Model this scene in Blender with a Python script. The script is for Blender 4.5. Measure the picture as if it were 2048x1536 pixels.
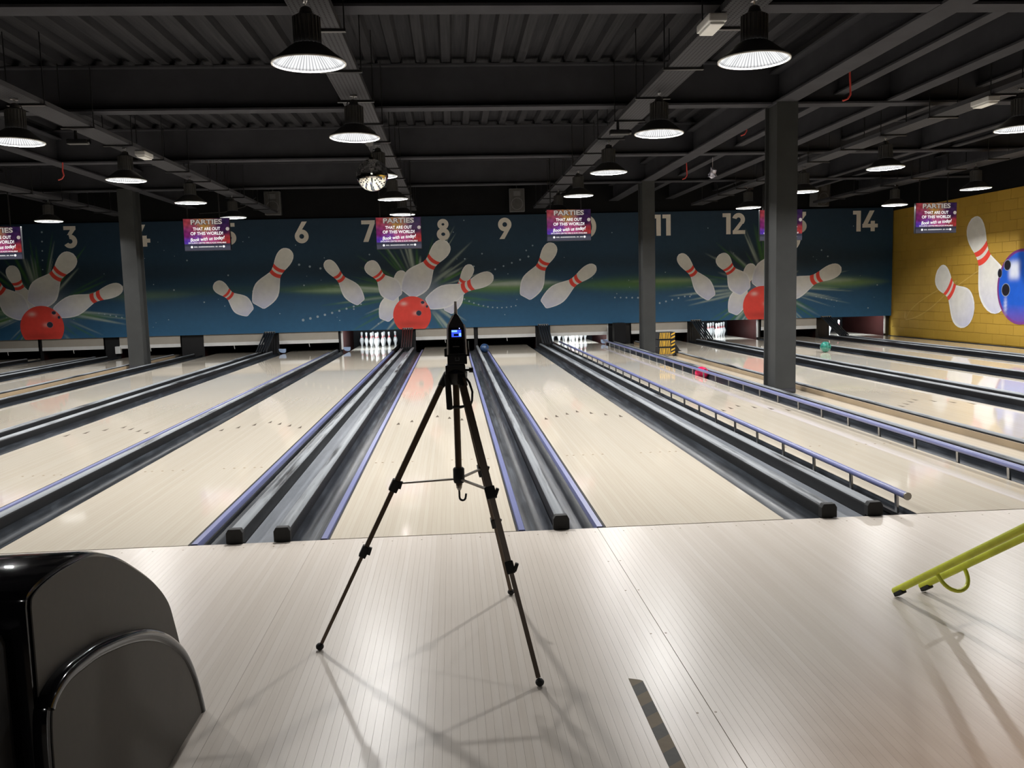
import bpy, bmesh, math, random
import numpy as np
from mathutils import Vector, Matrix

random.seed(7); np.random.seed(7)
S = bpy.context.scene
for o in list(bpy.data.objects): bpy.data.objects.remove(o)
COL = S.collection

# ------------------------------------------------------------------ camera
CAM = Vector((0.7297, -4.7916, 1.3608)); YAW, PITCH, ROLL, FPX = 0.06716, 0.10633, -0.02539, 1718.44
fw = Vector((math.sin(YAW)*math.cos(PITCH), math.cos(YAW)*math.cos(PITCH), -math.sin(PITCH)))
rt = Vector((math.cos(YAW), -math.sin(YAW), 0)); up = rt.cross(fw)
rt2 = rt*math.cos(ROLL) + up*math.sin(ROLL); up2 = -rt*math.sin(ROLL) + up*math.cos(ROLL)
cam = bpy.data.cameras.new('camera'); camo = bpy.data.objects.new('camera', cam); COL.objects.link(camo)
m = Matrix((rt2, up2, -fw)).transposed().to_4x4(); m.translation = CAM; camo.matrix_world = m
cam.sensor_width = 36; cam.lens = FPX*36/2048; cam.clip_start = 0.05; cam.clip_end = 100
S.camera = camo
# ------------------------------------------------------------------ world, exposure
w = bpy.data.worlds.new('world'); S.world = w; w.use_nodes = True
w.node_tree.nodes['Background'].inputs[0].default_value = (0.62, 0.72, 1.0, 1)
w.node_tree.nodes['Background'].inputs[1].default_value = 0.012
vs = S.view_settings; vs.view_transform = 'Standard'; vs.look = 'None'; vs.gamma = 1; vs.use_curve_mapping = False
vs.exposure = 0.0
LAMP_W, DECK_W = 97.0, 48.0

# ------------------------------------------------------------------ material helpers
def srgb(r, g, b):
    f = lambda c: (c/255/12.92) if c/255 <= 0.04045 else ((c/255+0.055)/1.055)**2.4
    return (f(r), f(g), f(b))
class NT:
    def __init__(s, name):
        s.m = bpy.data.materials.new(name); s.m.use_nodes = True; s.t = s.m.node_tree
        s.b = s.t.nodes['Principled BSDF']
    def n(s, typ, **kw):
        x = s.t.nodes.new(typ)
        for k, v in kw.items():
            if k.startswith('i_'): x.inputs[k[2:].replace('_', ' ')].default_value = v
            else: setattr(x, k, v)
        return x
    def l(s, a, b): s.t.links.new(a, b)
    def math(s, op, a, b=None):
        x = s.n('ShaderNodeMath', operation=op)
        for i, v in enumerate((a, b)):
            if v is None: continue
            if hasattr(v, 'is_linked'): s.l(v, x.inputs[i])
            else: x.inputs[i].default_value = v
        return x.outputs[0]
    def mix(s, fac, a, b, blend='MIX'):
        x = s.n('ShaderNodeMix', data_type='RGBA', blend_type=blend)
        for i, v in ((0, fac), (6, a), (7, b)):
            if hasattr(v, 'is_linked'): s.l(v, x.inputs[i])
            elif i == 0: x.inputs[0].default_value = v
            else: x.inputs[i].default_value = (*v[:3], 1)
        return x.outputs[2]
    def ramp(s, fac, stops):
        x = s.n('ShaderNodeValToRGB'); s.l(fac, x.inputs[0]); e = x.color_ramp.elements
        while len(e) < len(stops): e.new(0.5)
        for q, (p, c) in zip(e, stops): q.position = p; q.color = (*c, 1) if len(c) == 3 else c
        return x.outputs[0]
    def pos(s): return s.n('ShaderNodeNewGeometry').outputs['Position']
    def scaled(s, v, sc):
        x = s.n('ShaderNodeMapping'); s.l(v, x.inputs[0]); x.inputs['Scale'].default_value = sc; return x.outputs[0]
    def noise(s, v, scale=5, detail=4, rough=.55):
        x = s.n('ShaderNodeTexNoise'); s.l(v, x.inputs['Vector']); x.inputs['Scale'].default_value = scale
        x.inputs['Detail'].default_value = detail; x.inputs['Roughness'].default_value = rough; return x.outputs['Fac']
    def bump(s, h, strength=.2, dist=.01):
        x = s.n('ShaderNodeBump'); s.l(h, x.inputs['Height']); x.inputs['Strength'].default_value = strength
        x.inputs['Distance'].default_value = dist; s.l(x.outputs[0], s.b.inputs['Normal'])
    def set(s, **kw):
        for k, v in kw.items():
            i = s.b.inputs[k.replace('_', ' ')]
            if hasattr(v, 'is_linked'): s.l(v, i)
            else: i.default_value = (*v, 1) if isinstance(v, tuple) and len(v) == 3 else v
        return s
MATS = {}
def simple(name, c, rough=.5, metal=0., var=.12, scale=6, stretch=(1,1,1), bump=0., spec=.5, coat=0.):
    """plain coloured surface with a little procedural unevenness of tone"""
    t = NT(name); v = t.scaled(t.n('ShaderNodeTexCoord').outputs['Object'], stretch)
    f = t.noise(v, scale)
    lo = tuple(x*(1-var) for x in c); hi = tuple(min(1, x*(1+var)) for x in c)
    t.set(Base_Color=t.ramp(f, [(.3, lo), (.7, hi)]), Roughness=rough, Metallic=metal)
    t.b.inputs['Specular IOR Level'].default_value = spec; t.b.inputs['Coat Weight'].default_value = coat
    if bump: t.bump(f, bump, .004)
    MATS[name] = t.m; return t.m
def emis(name, c, s):
    t = NT(name); f = t.noise(t.n('ShaderNodeTexCoord').outputs['Object'], 9)
    t.set(Base_Color=(0.01,0.01,0.01), Emission_Color=t.ramp(f, [(.2, tuple(x*.9 for x in c)), (.8, c)]), Emission_Strength=s); MATS[name] = t.m; return t.m
def vcol(name, rough=.5, emit=0., spec=.3):
    t = NT(name); a = t.n('ShaderNodeVertexColor', layer_name='Col').outputs[0]
    f = t.noise(t.n('ShaderNodeTexCoord').outputs['Object'], 7, 6)
    c = t.mix(1.0, a, t.ramp(f, [(.3, (.9,.9,.9)), (.7, (1,1,1))]), 'MULTIPLY')
    if emit: t.set(Base_Color=(.01,.01,.01), Emission_Color=c, Emission_Strength=emit, Roughness=.2)
    else: t.set(Base_Color=c, Roughness=rough)
    t.b.inputs['Specular IOR Level'].default_value = spec
    MATS[name] = t.m; return t.m

def lane_mat():
    t = NT('lane_laminate'); p = t.pos(); sx = t.n('ShaderNodeSeparateXYZ'); t.l(p, sx.inputs[0])
    bd = t.math('DIVIDE', sx.outputs[0], .0271); fl = t.math('FLOOR', bd); fr = t.math('FRACT', bd)
    wn = t.n('ShaderNodeTexWhiteNoise', noise_dimensions='1D'); t.l(fl, wn.inputs['W'])
    comb = t.n('ShaderNodeCombineXYZ'); t.l(sx.outputs[0], comb.inputs[0]); t.l(t.math('ADD', sx.outputs[1], t.math('MULTIPLY', wn.outputs[0], 30)), comb.inputs[1])
    g = t.noise(t.scaled(comb.outputs[0], (60, 1.1, 1)), 1.6, 6)
    f = t.math('ADD', t.math('MULTIPLY', wn.outputs[0], .25), t.math('ADD', .1, t.math('MULTIPLY', g, .55)))
    base = t.ramp(f, [(.2, (.60,.53,.43)), (.5, (.65,.585,.485)), (.8, (.68,.625,.53))])
    line = t.math('LESS_THAN', t.math('ABSOLUTE', t.math('SUBTRACT', fr, .5)), .47)
    c = t.mix(t.math('MULTIPLY', t.math('SUBTRACT', 1.0, line), .35), base, (.40,.33,.25))
    t.set(Base_Color=c, Roughness=.06, Coat_Weight=.4, Coat_Roughness=.05)
    t.b.inputs['Specular IOR Level'].default_value = .5
    MATS['lane'] = t.m
def board_mat():
    t = NT('approach_board'); oi = t.n('ShaderNodeObjectInfo'); r = oi.outputs['Random']
    v = t.n('ShaderNodeVectorMath', operation='ADD'); t.l(t.n('ShaderNodeTexCoord').outputs['Object'], v.inputs[0])
    cb = t.n('ShaderNodeCombineXYZ'); t.l(t.math('MULTIPLY', r, 40.), cb.inputs[1]); t.l(cb.outputs[0], v.inputs[1])
    g = t.noise(t.scaled(v.outputs[0], (60, 1.2, 1)), 1.5, 7)
    f = t.math('ADD', t.math('MULTIPLY', r, .30), t.math('MULTIPLY', g, .70))
    t.set(Base_Color=t.ramp(f, [(.2, (.52,.465,.405)), (.5, (.565,.51,.45)), (.8, (.595,.545,.49))]),
          Roughness=t.math('ADD', .27, t.math('MULTIPLY', t.noise(t.pos(), 1.2, 3), .06)))
    t.b.inputs['Specular IOR Level'].default_value = .27
    MATS['board'] = t.m
def gutter_mat():
    t = NT('worn_gutter_plastic'); p = t.pos()
    st = t.noise(t.scaled(p, (40, .55, 1)), 1.4, 8, .65); sc = t.noise(t.scaled(p, (9, 1.2, 1)), 2.2, 6, .65)
    f = t.math('ADD', t.math('MULTIPLY', st, .7), t.math('MULTIPLY', sc, .3))
    t.set(Base_Color=t.ramp(f, [(.36, (.007,.008,.010)), (.5, (.018,.022,.028)), (.60, (.05,.058,.07)), (.74, (.13,.145,.165))]),
          Roughness=t.ramp(sc, [(.3, (.34,)*3), (.7, (.5,)*3)]))
    t.b.inputs['Specular IOR Level'].default_value = .3
    MATS['gutter'] = t.m
def bar_mat():
    t = NT('worn_bar_plastic'); p = t.pos(); s = t.n('ShaderNodeSeparateXYZ'); t.l(p, s.inputs[0])
    top = t.math('GREATER_THAN', s.outputs[2], .066)
    n1 = t.noise(t.scaled(p, (9, .5, 3)), 2.0, 8, .6)
    wear = t.math('MULTIPLY', top, t.ramp(n1, [(.30, (0,)*3), (.50, (1,)*3)]))
    t.set(Base_Color=t.mix(wear, (.006,.0065,.0075), (.20,.215,.23)), Roughness=t.ramp(n1, [(.3, (.38,)*3), (.7, (.6,)*3)]))
    t.b.inputs['Specular IOR Level'].default_value = .25
    MATS['bar'] = t.m
def channel_mat():
    t = NT('dusty_track_cover'); n1 = t.noise(t.scaled(t.pos(), (10, 1.1, 1)), 1.7, 8, .65)
    t.set(Base_Color=t.ramp(n1, [(.3, (.085,.095,.11)), (.7, (.16,.175,.20))]), Roughness=.45); MATS['channel'] = t.m
def tray_mat():
    t = NT('perforated_tray'); p = t.pos(); s = t.n('ShaderNodeSeparateXYZ'); t.l(p, s.inputs[0])
    a = t.math('SUBTRACT', t.math('FRACT', t.math('MULTIPLY', s.outputs[0], 28.)), .5)
    b = t.math('SUBTRACT', t.math('FRACT', t.math('MULTIPLY', s.outputs[1], 28.)), .5)
    d = t.math('SQRT', t.math('ADD', t.math('MULTIPLY', a, a), t.math('MULTIPLY', b, b)))
    hole = t.math('LESS_THAN', d, .21)
    t.set(Base_Color=t.mix(hole, (.058,.0585,.065), (.010,.010,.012)), Roughness=.85); t.b.inputs['Specular IOR Level'].default_value = .08; MATS['tray'] = t.m
def block_mat():
    t = NT('yellow_painted_block'); p = t.pos(); n1 = t.noise(p, 26, 6, .7); n2 = t.noise(p, 1.4, 3)
    t.set(Base_Color=t.ramp(n2, [(.3, (.42,.252,.030)), (.7, (.48,.295,.038))]), Roughness=.6); t.bump(n1, .35, .004); MATS['yellow'] = t.m
def deckmat():
    t = NT('dark_steel_deck'); n1 = t.noise(t.scaled(t.pos(), (30, .8, 1)), 1.2, 4)
    t.set(Base_Color=t.ramp(n1, [(.3, (.017,.017,.0195)), (.7, (.030,.030,.034))]), Roughness=.85); t.b.inputs['Specular IOR Level'].default_value = .08; MATS['deck'] = t.m
def tape_mat():
    t = NT('worn_hazard_tape'); p = t.pos(); s = t.n('ShaderNodeSeparateXYZ'); t.l(p, s.inputs[0])
    k = t.math('FRACT', t.math('MULTIPLY', t.math('SUBTRACT', s.outputs[1], t.math('MULTIPLY', s.outputs[0], .75)), 1/.145))
    st = t.math('LESS_THAN', k, .5); n1 = t.noise(p, 40, 5)
    c = t.mix(st, (.165,.125,.075), (.075,.075,.07))
    t.set(Base_Color=t.mix(.18, c, t.ramp(n1, [(.3, (.06,.055,.05)), (.7, (.15,.13,.10))])), Roughness=.75); MATS['tape'] = t.m
lane_mat(); board_mat(); gutter_mat(); bar_mat(); channel_mat(); tray_mat(); block_mat(); deckmat(); tape_mat()
simple('black_wall', (.009,.009,.0095), .9, scale=2, spec=.08)
simple('black', (.006,.006,.007), .6, spec=.2)
simple('satin_black', (.012,.012,.013), .35)
simple('gloss_black', (.004,.004,.005), .10, var=.05, spec=.45)
simple('rubber', (.010,.010,.010), .75, bump=.2, scale=60)
simple('beam', (.043,.0435,.050), .85, scale=3, spec=.08)
simple('column', (.036,.038,.038), .6, scale=4, spec=.3)
simple('lamp_body', (.055,.053,.051), .5, scale=12, spec=.3)
def refl_mat():
    t = NT('painted_glow_reflector'); s = t.n('ShaderNodeSeparateXYZ'); t.l(t.n('ShaderNodeTexCoord').outputs['Object'], s.inputs[0])
    a = t.math('ARCTAN2', s.outputs[1], s.outputs[0]); k = t.math('ABSOLUTE', t.math('SUBTRACT', t.math('FRACT', t.math('MULTIPLY', a, 60/(2*math.pi))), .5))
    c = t.ramp(k, [(.06, (.42,.43,.45)), (.22, (1,1,1))]); z = t.ramp(t.math('MULTIPLY', s.outputs[2], 9.), [(.05, (.62,)*3), (.12, (1,)*3)])
    t.b.inputs['Specular IOR Level'].default_value = 0.
    t.set(Base_Color=(.0015,.0015,.0015), Roughness=1., Emission_Color=t.mix(1.0, c, z, 'MULTIPLY'), Emission_Strength=.98); MATS['reflector'] = t.m  # bright glow and darker rib grooves painted into emission, base nearly black
refl_mat()
simple('white', (.72,.72,.70), .45, var=.05)
simple('cream', (.40,.365,.31), .6, var=.06, scale=3)
simple('brown_panel', (.028,.007,.006), .5, scale=4, spec=.25)
simple('bumper', (.135,.15,.30), .35, var=.10, scale=3, stretch=(1,.4,1))
simple('pale_blue', (.33,.44,.64), .4, var=.06)
simple('steel', (.50,.50,.50), .28, metal=1., var=.08)
simple('dark_steel', (.06,.062,.066), .3, metal=.8)
simple('wood_side', (.27,.205,.13), .45, scale=4, stretch=(8,.6,1))
simple('slab', (.21,.16,.115), .7, scale=3)
simple('pin_white', (.82,.82,.80), .18, var=.03, coat=.5)
simple('pin_red', (.62,.03,.035), .25, var=.06)
simple('arrow', (.05,.035,.022), .7, spec=.1)
simple('dot', (.22,.16,.10), .7, spec=.1)
simple('tripod_bronze', (.085,.056,.034), .35, metal=.25, scale=10)
simple('brace_steel', (.28,.26,.23), .35, metal=.85)
simple('meter_dark', (.035,.036,.040), .3)
simple('meter_silver', (.80,.81,.83), .3, metal=.1)
simple('panel_grey', (.062,.056,.048), .62, scale=50, var=.05, bump=.03)
simple('lime', (.60,.64,.045), .35, var=.14, scale=14)
simple('hazard_yellow', (.62,.36,.03), .5, var=.1)
simple('hazard_black', (.012,.012,.012), .5)
simple('speaker_grey', (.10,.10,.10), .7, scale=20)
simple('red_cord', (.52,.06,.05), .5)
simple('foil', (.55,.56,.66), .3, metal=.35, var=.2, scale=20)
simple('mirror', (.86,.85,.80), .04, metal=1., var=.05, scale=40)
simple('box_white', (.62,.62,.61), .5)
simple('tv_black', (.012,.012,.014), .3)
simple('ball_blue', (.022,.055,.135), .12, var=.5, scale=16, coat=.6)
simple('ball_pink', (.55,.015,.075), .12, var=.4, scale=18, coat=.6)
simple('ball_green', (.02,.17,.13), .12, var=.5, scale=16, coat=.6)
simple('numeral', (.74,.69,.61), .6, var=.04)
simple('warm_shade', (.3,.2,.1), .5)
vcol('paint', .55); vcol('screen', emit=.5)
emis('lcd', (.05,.11,1.0), 1.1); emis('lcd_light', (.25,.55,1.0), 1.5); emis('led_blue', (.3,.35,1.0), 6)
emis('text_white', (1,1,1), 1.05); emis('text_grey', (.62,.55,.50), .62); emis('text_dark', (.03,.02,.03), .4)
emis('led_white', (1,.98,.95), 3)

# ------------------------------------------------------------------ geometry helpers
class MB:
    def __init__(s): s.v = []; s.f = []
    def add(s, vs, fs):
        o = len(s.v); s.v += [tuple(v) for v in vs]; s.f += [tuple(i+o for i in f) for f in fs]; return s
    def box(s, x0, x1, y0, y1, z0, z1):
        return s.add([(x0,y0,z0),(x1,y0,z0),(x1,y1,z0),(x0,y1,z0),(x0,y0,z1),(x1,y0,z1),(x1,y1,z1),(x0,y1,z1)],
                     [(3,2,1,0),(4,5,6,7),(0,1,5,4),(1,2,6,5),(2,3,7,6),(3,0,4,7)])
    def lathe(s, prof, seg=24, c=(0,0,0), flip=False):
        vs, fs = [], []; n = len(prof)
        for k in range(seg):
            a = 2*math.pi*k/seg
            for r, z in prof: vs.append((c[0]+r*math.cos(a), c[1]+r*math.sin(a), c[2]+z))
        for k in range(seg):
            k2 = (k+1) % seg
            for i in range(n-1):
                q = (k*n+i, k2*n+i, k2*n+i+1, k*n+i+1); fs.append(q[::-1] if flip else q)
        return s.add(vs, fs)
    def tube(s, pts, r, seg=10, cap=True, rect=None):
        P = [Vector(p) for p in pts]; n = len(P); vs, fs = [], []
        rr = r if isinstance(r, (list, tuple)) else [r]*n
        ref = None
        for i in range(n):
            t = (P[min(i+1, n-1)]-P[max(i-1, 0)]).normalized()
            if ref is None: ref = Vector((0,0,1)) if abs(t.z) < .9 else Vector((0,1,0))
            u = t.cross(ref).normalized(); v = u.cross(t).normalized(); ref = v
            for k in range(seg):
                a = 2*math.pi*(k+.5)/seg
                if rect: a = [math.pi/4, 3*math.pi/4, 5*math.pi/4, 7*math.pi/4][k]; vs.append(P[i]+u*math.copysign(rect[0]*rr[i], math.cos(a))+v*math.copysign(rect[1]*rr[i], math.sin(a)))
                else: vs.append(P[i]+(u*math.cos(a)+v*math.sin(a))*rr[i])
        for i in range(n-1):
            for k in range(seg):
                k2 = (k+1) % seg; fs.append((i*seg+k, i*seg+k2, (i+1)*seg+k2, (i+1)*seg+k))
        if cap: fs.append(tuple(range(seg))[::-1]); fs.append(tuple((n-1)*seg+k for k in range(seg)))
        return s.add(vs, fs)
    def bar(s, a, b, w, h): return s.tube([a, b], 1., 4, rect=(w/2, h/2))
    def prism(s, poly, axis, a, b):
        """poly: 2-D outline, extruded from a to b along axis"""
        n = len(poly)
        def pt(p, q): return {'x': (q,p[0],p[1]), 'y': (p[0],q,p[1]), 'z': (p[0],p[1],q)}[axis]
        return s.add([pt(p, a) for p in poly]+[pt(p, b) for p in poly],
                     [tuple(range(n))[::-1], tuple(range(n, 2*n))]+[(i, (i+1) % n, n+(i+1) % n, n+i) for i in range(n)])
    def sphere(s, c, r, seg=24, rings=14, sz=(1,1,1)):
        pr = [(r*math.sin(math.pi*i/rings), -r*math.cos(math.pi*i/rings)) for i in range(rings+1)]
        pr[0] = (1e-4, pr[0][1]); pr[-1] = (1e-4, pr[-1][1])
        k = len(s.v); s.lathe(pr, seg)
        for i in range(k, len(s.v)): v = s.v[i]; s.v[i] = (c[0]+v[0]*sz[0], c[1]+v[1]*sz[1], c[2]+v[2]*sz[2])
        return s
    def mesh(s, name, mat=None, smooth=False, bevel=0, fix=True):
        me = bpy.data.meshes.new(name); me.from_pydata(s.v, [], s.f)
        if fix or bevel:
            b = bmesh.new(); b.from_mesh(me)
            if fix: bmesh.ops.recalc_face_normals(b, faces=b.faces)
            if bevel: bmesh.ops.bevel(b, geom=[e for e in b.edges if len(e.link_faces) == 2 and e.calc_face_angle(0) > .5], offset=bevel, segments=2, affect='EDGES', profile=.6)
            b.to_mesh(me); b.free()
        if mat: me.materials.append(MATS[mat])
        if smooth:
            for p in me.polygons: p.use_smooth = True
            if smooth != 'all': me.set_sharp_from_angle(angle=math.radians(40))
        return me
    def build(s, name, mat, parent=None, **kw): return link(name, s.mesh(name, mat, **kw), parent)
def link(name, me, parent=None, loc=None):
    o = bpy.data.objects.new(name, me); COL.objects.link(o)
    if parent: o.parent = parent
    if loc: o.location = loc
    return o
def tag(o, label=None, cat=None, group=None, kind=None):
    for k, v in (('label', label), ('category', cat), ('group', group), ('kind', kind)):
        if v: o[k] = v
    return o
def empty(name, loc=(0,0,0), label=None, cat=None, group=None, rz=0):
    o = bpy.data.objects.new(name, None); COL.objects.link(o); o.location = loc; o.rotation_euler.z = rz; o.empty_display_size = .1
    return tag(o, label, cat, group)
def struct(name, mb, mat, **kw): return tag(mb.build(name, mat, **kw), kind='structure')
def copy_tree(o, parent=None):
    c = o.copy(); COL.objects.link(c); c.parent = parent
    for ch in list(o.children): copy_tree(ch, c)
    return c
def setcol(me, cols):
    a = me.color_attributes.new('Col', 'FLOAT_COLOR', 'POINT')
    arr = np.ones((len(me.vertices), 4), np.float32); arr[:, :3] = cols; a.data.foreach_set('color', arr.ravel())

# ------------------------------------------------------------------ layout numbers
LW, GW, BW = 1.054, .2185, .085
LC = {2:-10.22, 3:-8.65, 4:-6.79, 5:-4.745, 6:-2.891, 7:-1.315, 8:.527, 9:2.103, 10:3.961, 11:6.06, 12:7.92, 13:9.5, 14:11.36}
MY = 17.1                     # mural plane
YW = 12.25                    # yellow wall plane
ZD = 4.13                     # roof deck
WORD = {2:'two',3:'three',4:'four',5:'five',6:'six',7:'seven',8:'eight',9:'nine',10:'ten',11:'eleven',12:'twelve',13:'thirteen',14:'fourteen',15:'fifteen'}
ORD = ['nearest', 'second', 'third', 'fourth', 'farthest']

# ------------------------------------------------------------------ room shell
fl = struct('floor', MB().box(-12.5, 13, -9.5, -.0, -.30, -.012), 'slab')
struct('floor_pit', MB().box(-12.5, 13, 0, 19.8, -.34, -.14), 'black')
struct('wall_back', MB().box(-12.5, 13, 19.7, 19.9, -.3, 4.3), 'black')
struct('wall_back_upper', MB().box(-12.5, 13, 17.16, 17.3, 3.28, 4.3), 'black_wall')
struct('wall_left', MB().box(-12.7, -12.5, -9.5, 19.9, -.3, 4.3), 'black_wall')
struct('wall_rear', MB().box(-12.5, 13, -9.7, -9.5, -.3, 4.3), 'black_wall')
struct('wall_right_upper', MB().box(YW+.02, YW+.3, -9.5, 19.9, 3.22, 4.3), 'black_wall')
wr = struct('wall_right', MB().box(YW+.012, YW+.3, -9.5, 19.9, -.3, 3.22), 'yellow')
# painted blocks of the right wall
bl, bh = .45, .215
bme = MB().box(0, .012, .003, bl-.003, .003, bh-.003).mesh('block', 'yellow', bevel=.003)
for r in range(15):
    for k in range(16):
        y = 10.6 + k*bl - (bl/2 if r % 2 else 0)
        if y+bl > 17.3: continue
        link('block', bme, wr, (YW, y, r*bh-.002))
# roof deck: trapezoidal ribs running down the hall
pr = []; x = -12.5
while x < 13:
    pr += [(x, ZD), (x+.10, ZD), (x+.125, ZD+.075), (x+.275, ZD+.075)]; x += .30
dk = MB(); n = len(pr)
dk.add([(a, -9.5, z) for a, z in pr]+[(a, 19.9, z) for a, z in pr], [(i, n+i, n+i+1, i+1) for i in range(n-1)])
dk.box(-12.7, 13.2, -9.7, 20, ZD+.09, ZD+.2)
struct('ceiling', dk, 'deck', fix=False)
# approach boards, one by one
SEAMS = (-.089, 1.503, 3.12)
bw = .0271
def board_mesh(wd):
    return MB().prism([(0,-.012),(wd,-.012),(wd,-.0002),(wd-.0002,0),(.0002,0),(0,-.0002)], 'y', -5.2, -.006).mesh('board', 'board')
bm1 = board_mesh(bw-.0003)
x = -2.35
while x < 4.75:
    near = [s for s in SEAMS if x < s <= x+bw]
    link('board', (board_mesh(bw-.0026) if near[0] == 1.503 else board_mesh(bw-.0009)) if near else bm1, fl, (x, 0, 0)); x += bw
sm = MB()
struct('trim_1', MB().box(-12.5, 12.2, -.006, .006, -.06, -.004), 'black')   # foul line joint

# ------------------------------------------------------------------ lanes
def lane_name(k): return f'lane {k}'
arrow_me = MB().prism([(-.019,0),(.019,0),(0,.16)], 'z', .0002, .0006).mesh('arrow', 'arrow')
dot_me = MB().lathe([(1e-4,.0012),(.009,.0012),(.009,.0003)], 10).mesh('dot', 'dot')
for k, c in LC.items():
    o = empty('bowling_lane', (c, 0, 0), f'glossy pale wood bowling lane marked {WORD[k]} on the mural', 'lane', 'bowling lanes side by side')
    MB().box(-LW/2, LW/2, .006, 17.2, -.10, 0).build('lane_bed', 'lane', o)
    MB().box(-LW/2, LW/2, 17.203, 19.25, -.10, 0).build('pin_deck', 'lane', o)
    b = LW/39
    if k >= 5:
        for j in range(-3, 4): link('arrow', arrow_me, o, (j*5*b, 4.72-abs(j)*.155, 0))
        if 6 <= k <= 11:
            for j in (-17,-15,-12,-9,-6,6,9,12,15,17): link('dot', dot_me, o, (j*b, 2.2, 0))
# gutters: curved troughs
def gutter_mb(mir=1):
    pts = [(0,-.002),(.004,-.02)]
    for i in range(9):
        a = math.pi*(1+i/8); pts.append((GW/2+math.cos(a)*(GW/2-.012), -.045+math.sin(a)*.045))
    pts += [(GW-.004,-.02),(GW,.0)]
    m_ = MB(); n = len(pts)
    m_.add([(mir*p[0], .012, p[1]) for p in pts]+[(mir*p[0], 17.0, p[1]) for p in pts], [(i, i+1, n+i+1, n+i) for i in range(n-1)])
    m_.add([(mir*p[0], .012, p[1]-.012) for p in pts]+[(mir*p[0], 17.0, p[1]-.012) for p in pts], [(i, n+i, n+i+1, i+1) for i in range(n-1)])
    return m_
gmeR = gutter_mb(1).mesh('gutter', 'gutter', smooth=True, fix=False); gmeL = gutter_mb(-1).mesh('gutter', 'gutter', smooth=True, fix=False)
for k, c in LC.items():
    for sgn, me, nm in ((-1, gmeL, 'left'), (1, gmeR, 'right')):
        if k == 2 and sgn < 0: continue
        tag(link('gutter', me, None, (c+sgn*(LW/2+.001), 0, 0)), f'scuffed dark grey gutter along the {nm} side of lane {WORD[k]}', 'gutter', 'gutters beside the lanes')
# divider bars with rounded top and black end cap
def bar_mb(wd=BW, y0=.03, y1=16.4, z0=-.1, z1=.082):
    h = wd/2; pts = [(-h,z0),(h,z0),(h,z1-.028)]
    for i in range(1, 6):
        a = math.pi*i/6; pts.append((h*math.cos(a)*.97, z1-.024+.024*math.sin(a)))
    pts.append((-h, z1-.028))
    return MB().prism(pts, 'y', y0, y1)
bar_me = bar_mb().mesh('bar_body', 'bar', smooth=True); slim_me = bar_mb(.072).mesh('bar_body', 'bar', smooth=True); thin_me = bar_mb(.06).mesh('bar_body', 'bar', smooth=True)
def capmb(wd):
    h = wd/2+.004; return MB().prism([(-h,.002),(h,.002),(h,.062),(h*.72,.084),(-h*.72,.084),(-h,.062)], 'y', -.012, .034).mesh('end_cap', 'rubber', bevel=.004)
cap_me, capthin_me = capmb(BW), capmb(.06)
def divider(x, label, thin=False, slim=False):
    o = empty('divider_bar', (x, 0, 0), label, 'divider', 'divider bars between the lanes')
    link('bar_body', thin_me if thin else slim_me if slim else bar_me, o); link('end_cap', capthin_me if thin else cap_me, o)
edgeL = {k: c-LW/2-GW for k, c in LC.items()}; edgeR = {k: c+LW/2+GW for k, c in LC.items()}
track_me = {}
for a in range(2, 14):
    b_ = a+1; x0, x1 = edgeR[a], edgeL[b_]; gap = x1-x0
    if a in (2, 6, 8, 12):
        divider((x0+x1)/2, slim=True, label=f'single dark rounded divider bar between lanes {WORD[a]} and {WORD[b_]}')
    elif a in (4, 10):
        divider(x0+.033, f'narrow dark divider bar on the right of lane {WORD[a]}, left of the steel columns', True)
        divider(x1-.033, f'narrow dark divider bar on the left of lane {WORD[b_]}, right of the steel columns', True)
        p0, p1 = x0+.068, x1-.068
        o = empty('column_plinth', ((p0+p1)/2, 0, 0), f'pale laminate strip carrying the columns between lanes {WORD[a]} and {WORD[b_]}', 'plinth')
        MB().box(p0-(p0+p1)/2, p1-(p0+p1)/2, .02, 16.6, -.12, -.004).build('top_board', 'lane', o)
        for e, s_ in ((p0, 1), (p1, -1)):
            MB().box(e-(p0+p1)/2, e-(p0+p1)/2+s_*.012, .03, 16.4, -.003, .052).build('side_board', 'wood_side', o)
    else:
        divider(x0+BW/2+.002, f'left of two dark divider bars between lanes {WORD[a]} and {WORD[b_]}')
        divider(x1-BW/2-.002, f'right of two dark divider bars between lanes {WORD[a]} and {WORD[b_]}')
        ch = MB().box(x0+BW+.006, x1-BW-.006, .012, 16.5, -.09, -.012).build('return_track_cover', 'channel')
        tag(ch, f'flat grey track cover between lanes {WORD[a]} and {WORD[b_]}', 'track cover', 'track covers between lane pairs')
# folded-down bumper rails (blue strips lying beside the lane edge)
def strip_me(sg): return MB().prism([(sg*.012,-.03),(sg*.056,-.03),(sg*.056,-.008),(sg*.050,.003),(sg*.018,.003),(sg*.012,-.008)], 'y', .014, 16.6).mesh('folded_bumper', 'bumper', smooth=True)
smR, smL = strip_me(1), strip_me(-1)
for k, sg in ((6,1),(7,1),(8,-1),(8,1),(9,-1),(5,1)):
    fb_ = empty('folded_bumper', (LC[k]+sg*(LW/2+.001), 0, 0), f'folded-down lavender blue bumper rail along the {"right" if sg>0 else "left"} edge of lane {WORD[k]}', 'bumper', 'folded bumper rails')
    link('rail_strip', smR if sg > 0 else smL, fb_)
    MB().box(min(sg*.001, sg*.0118), max(sg*.001, sg*.0118), .013, 16.6, -.03, -.003).build('gap_strip', 'black', fb_)
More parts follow.
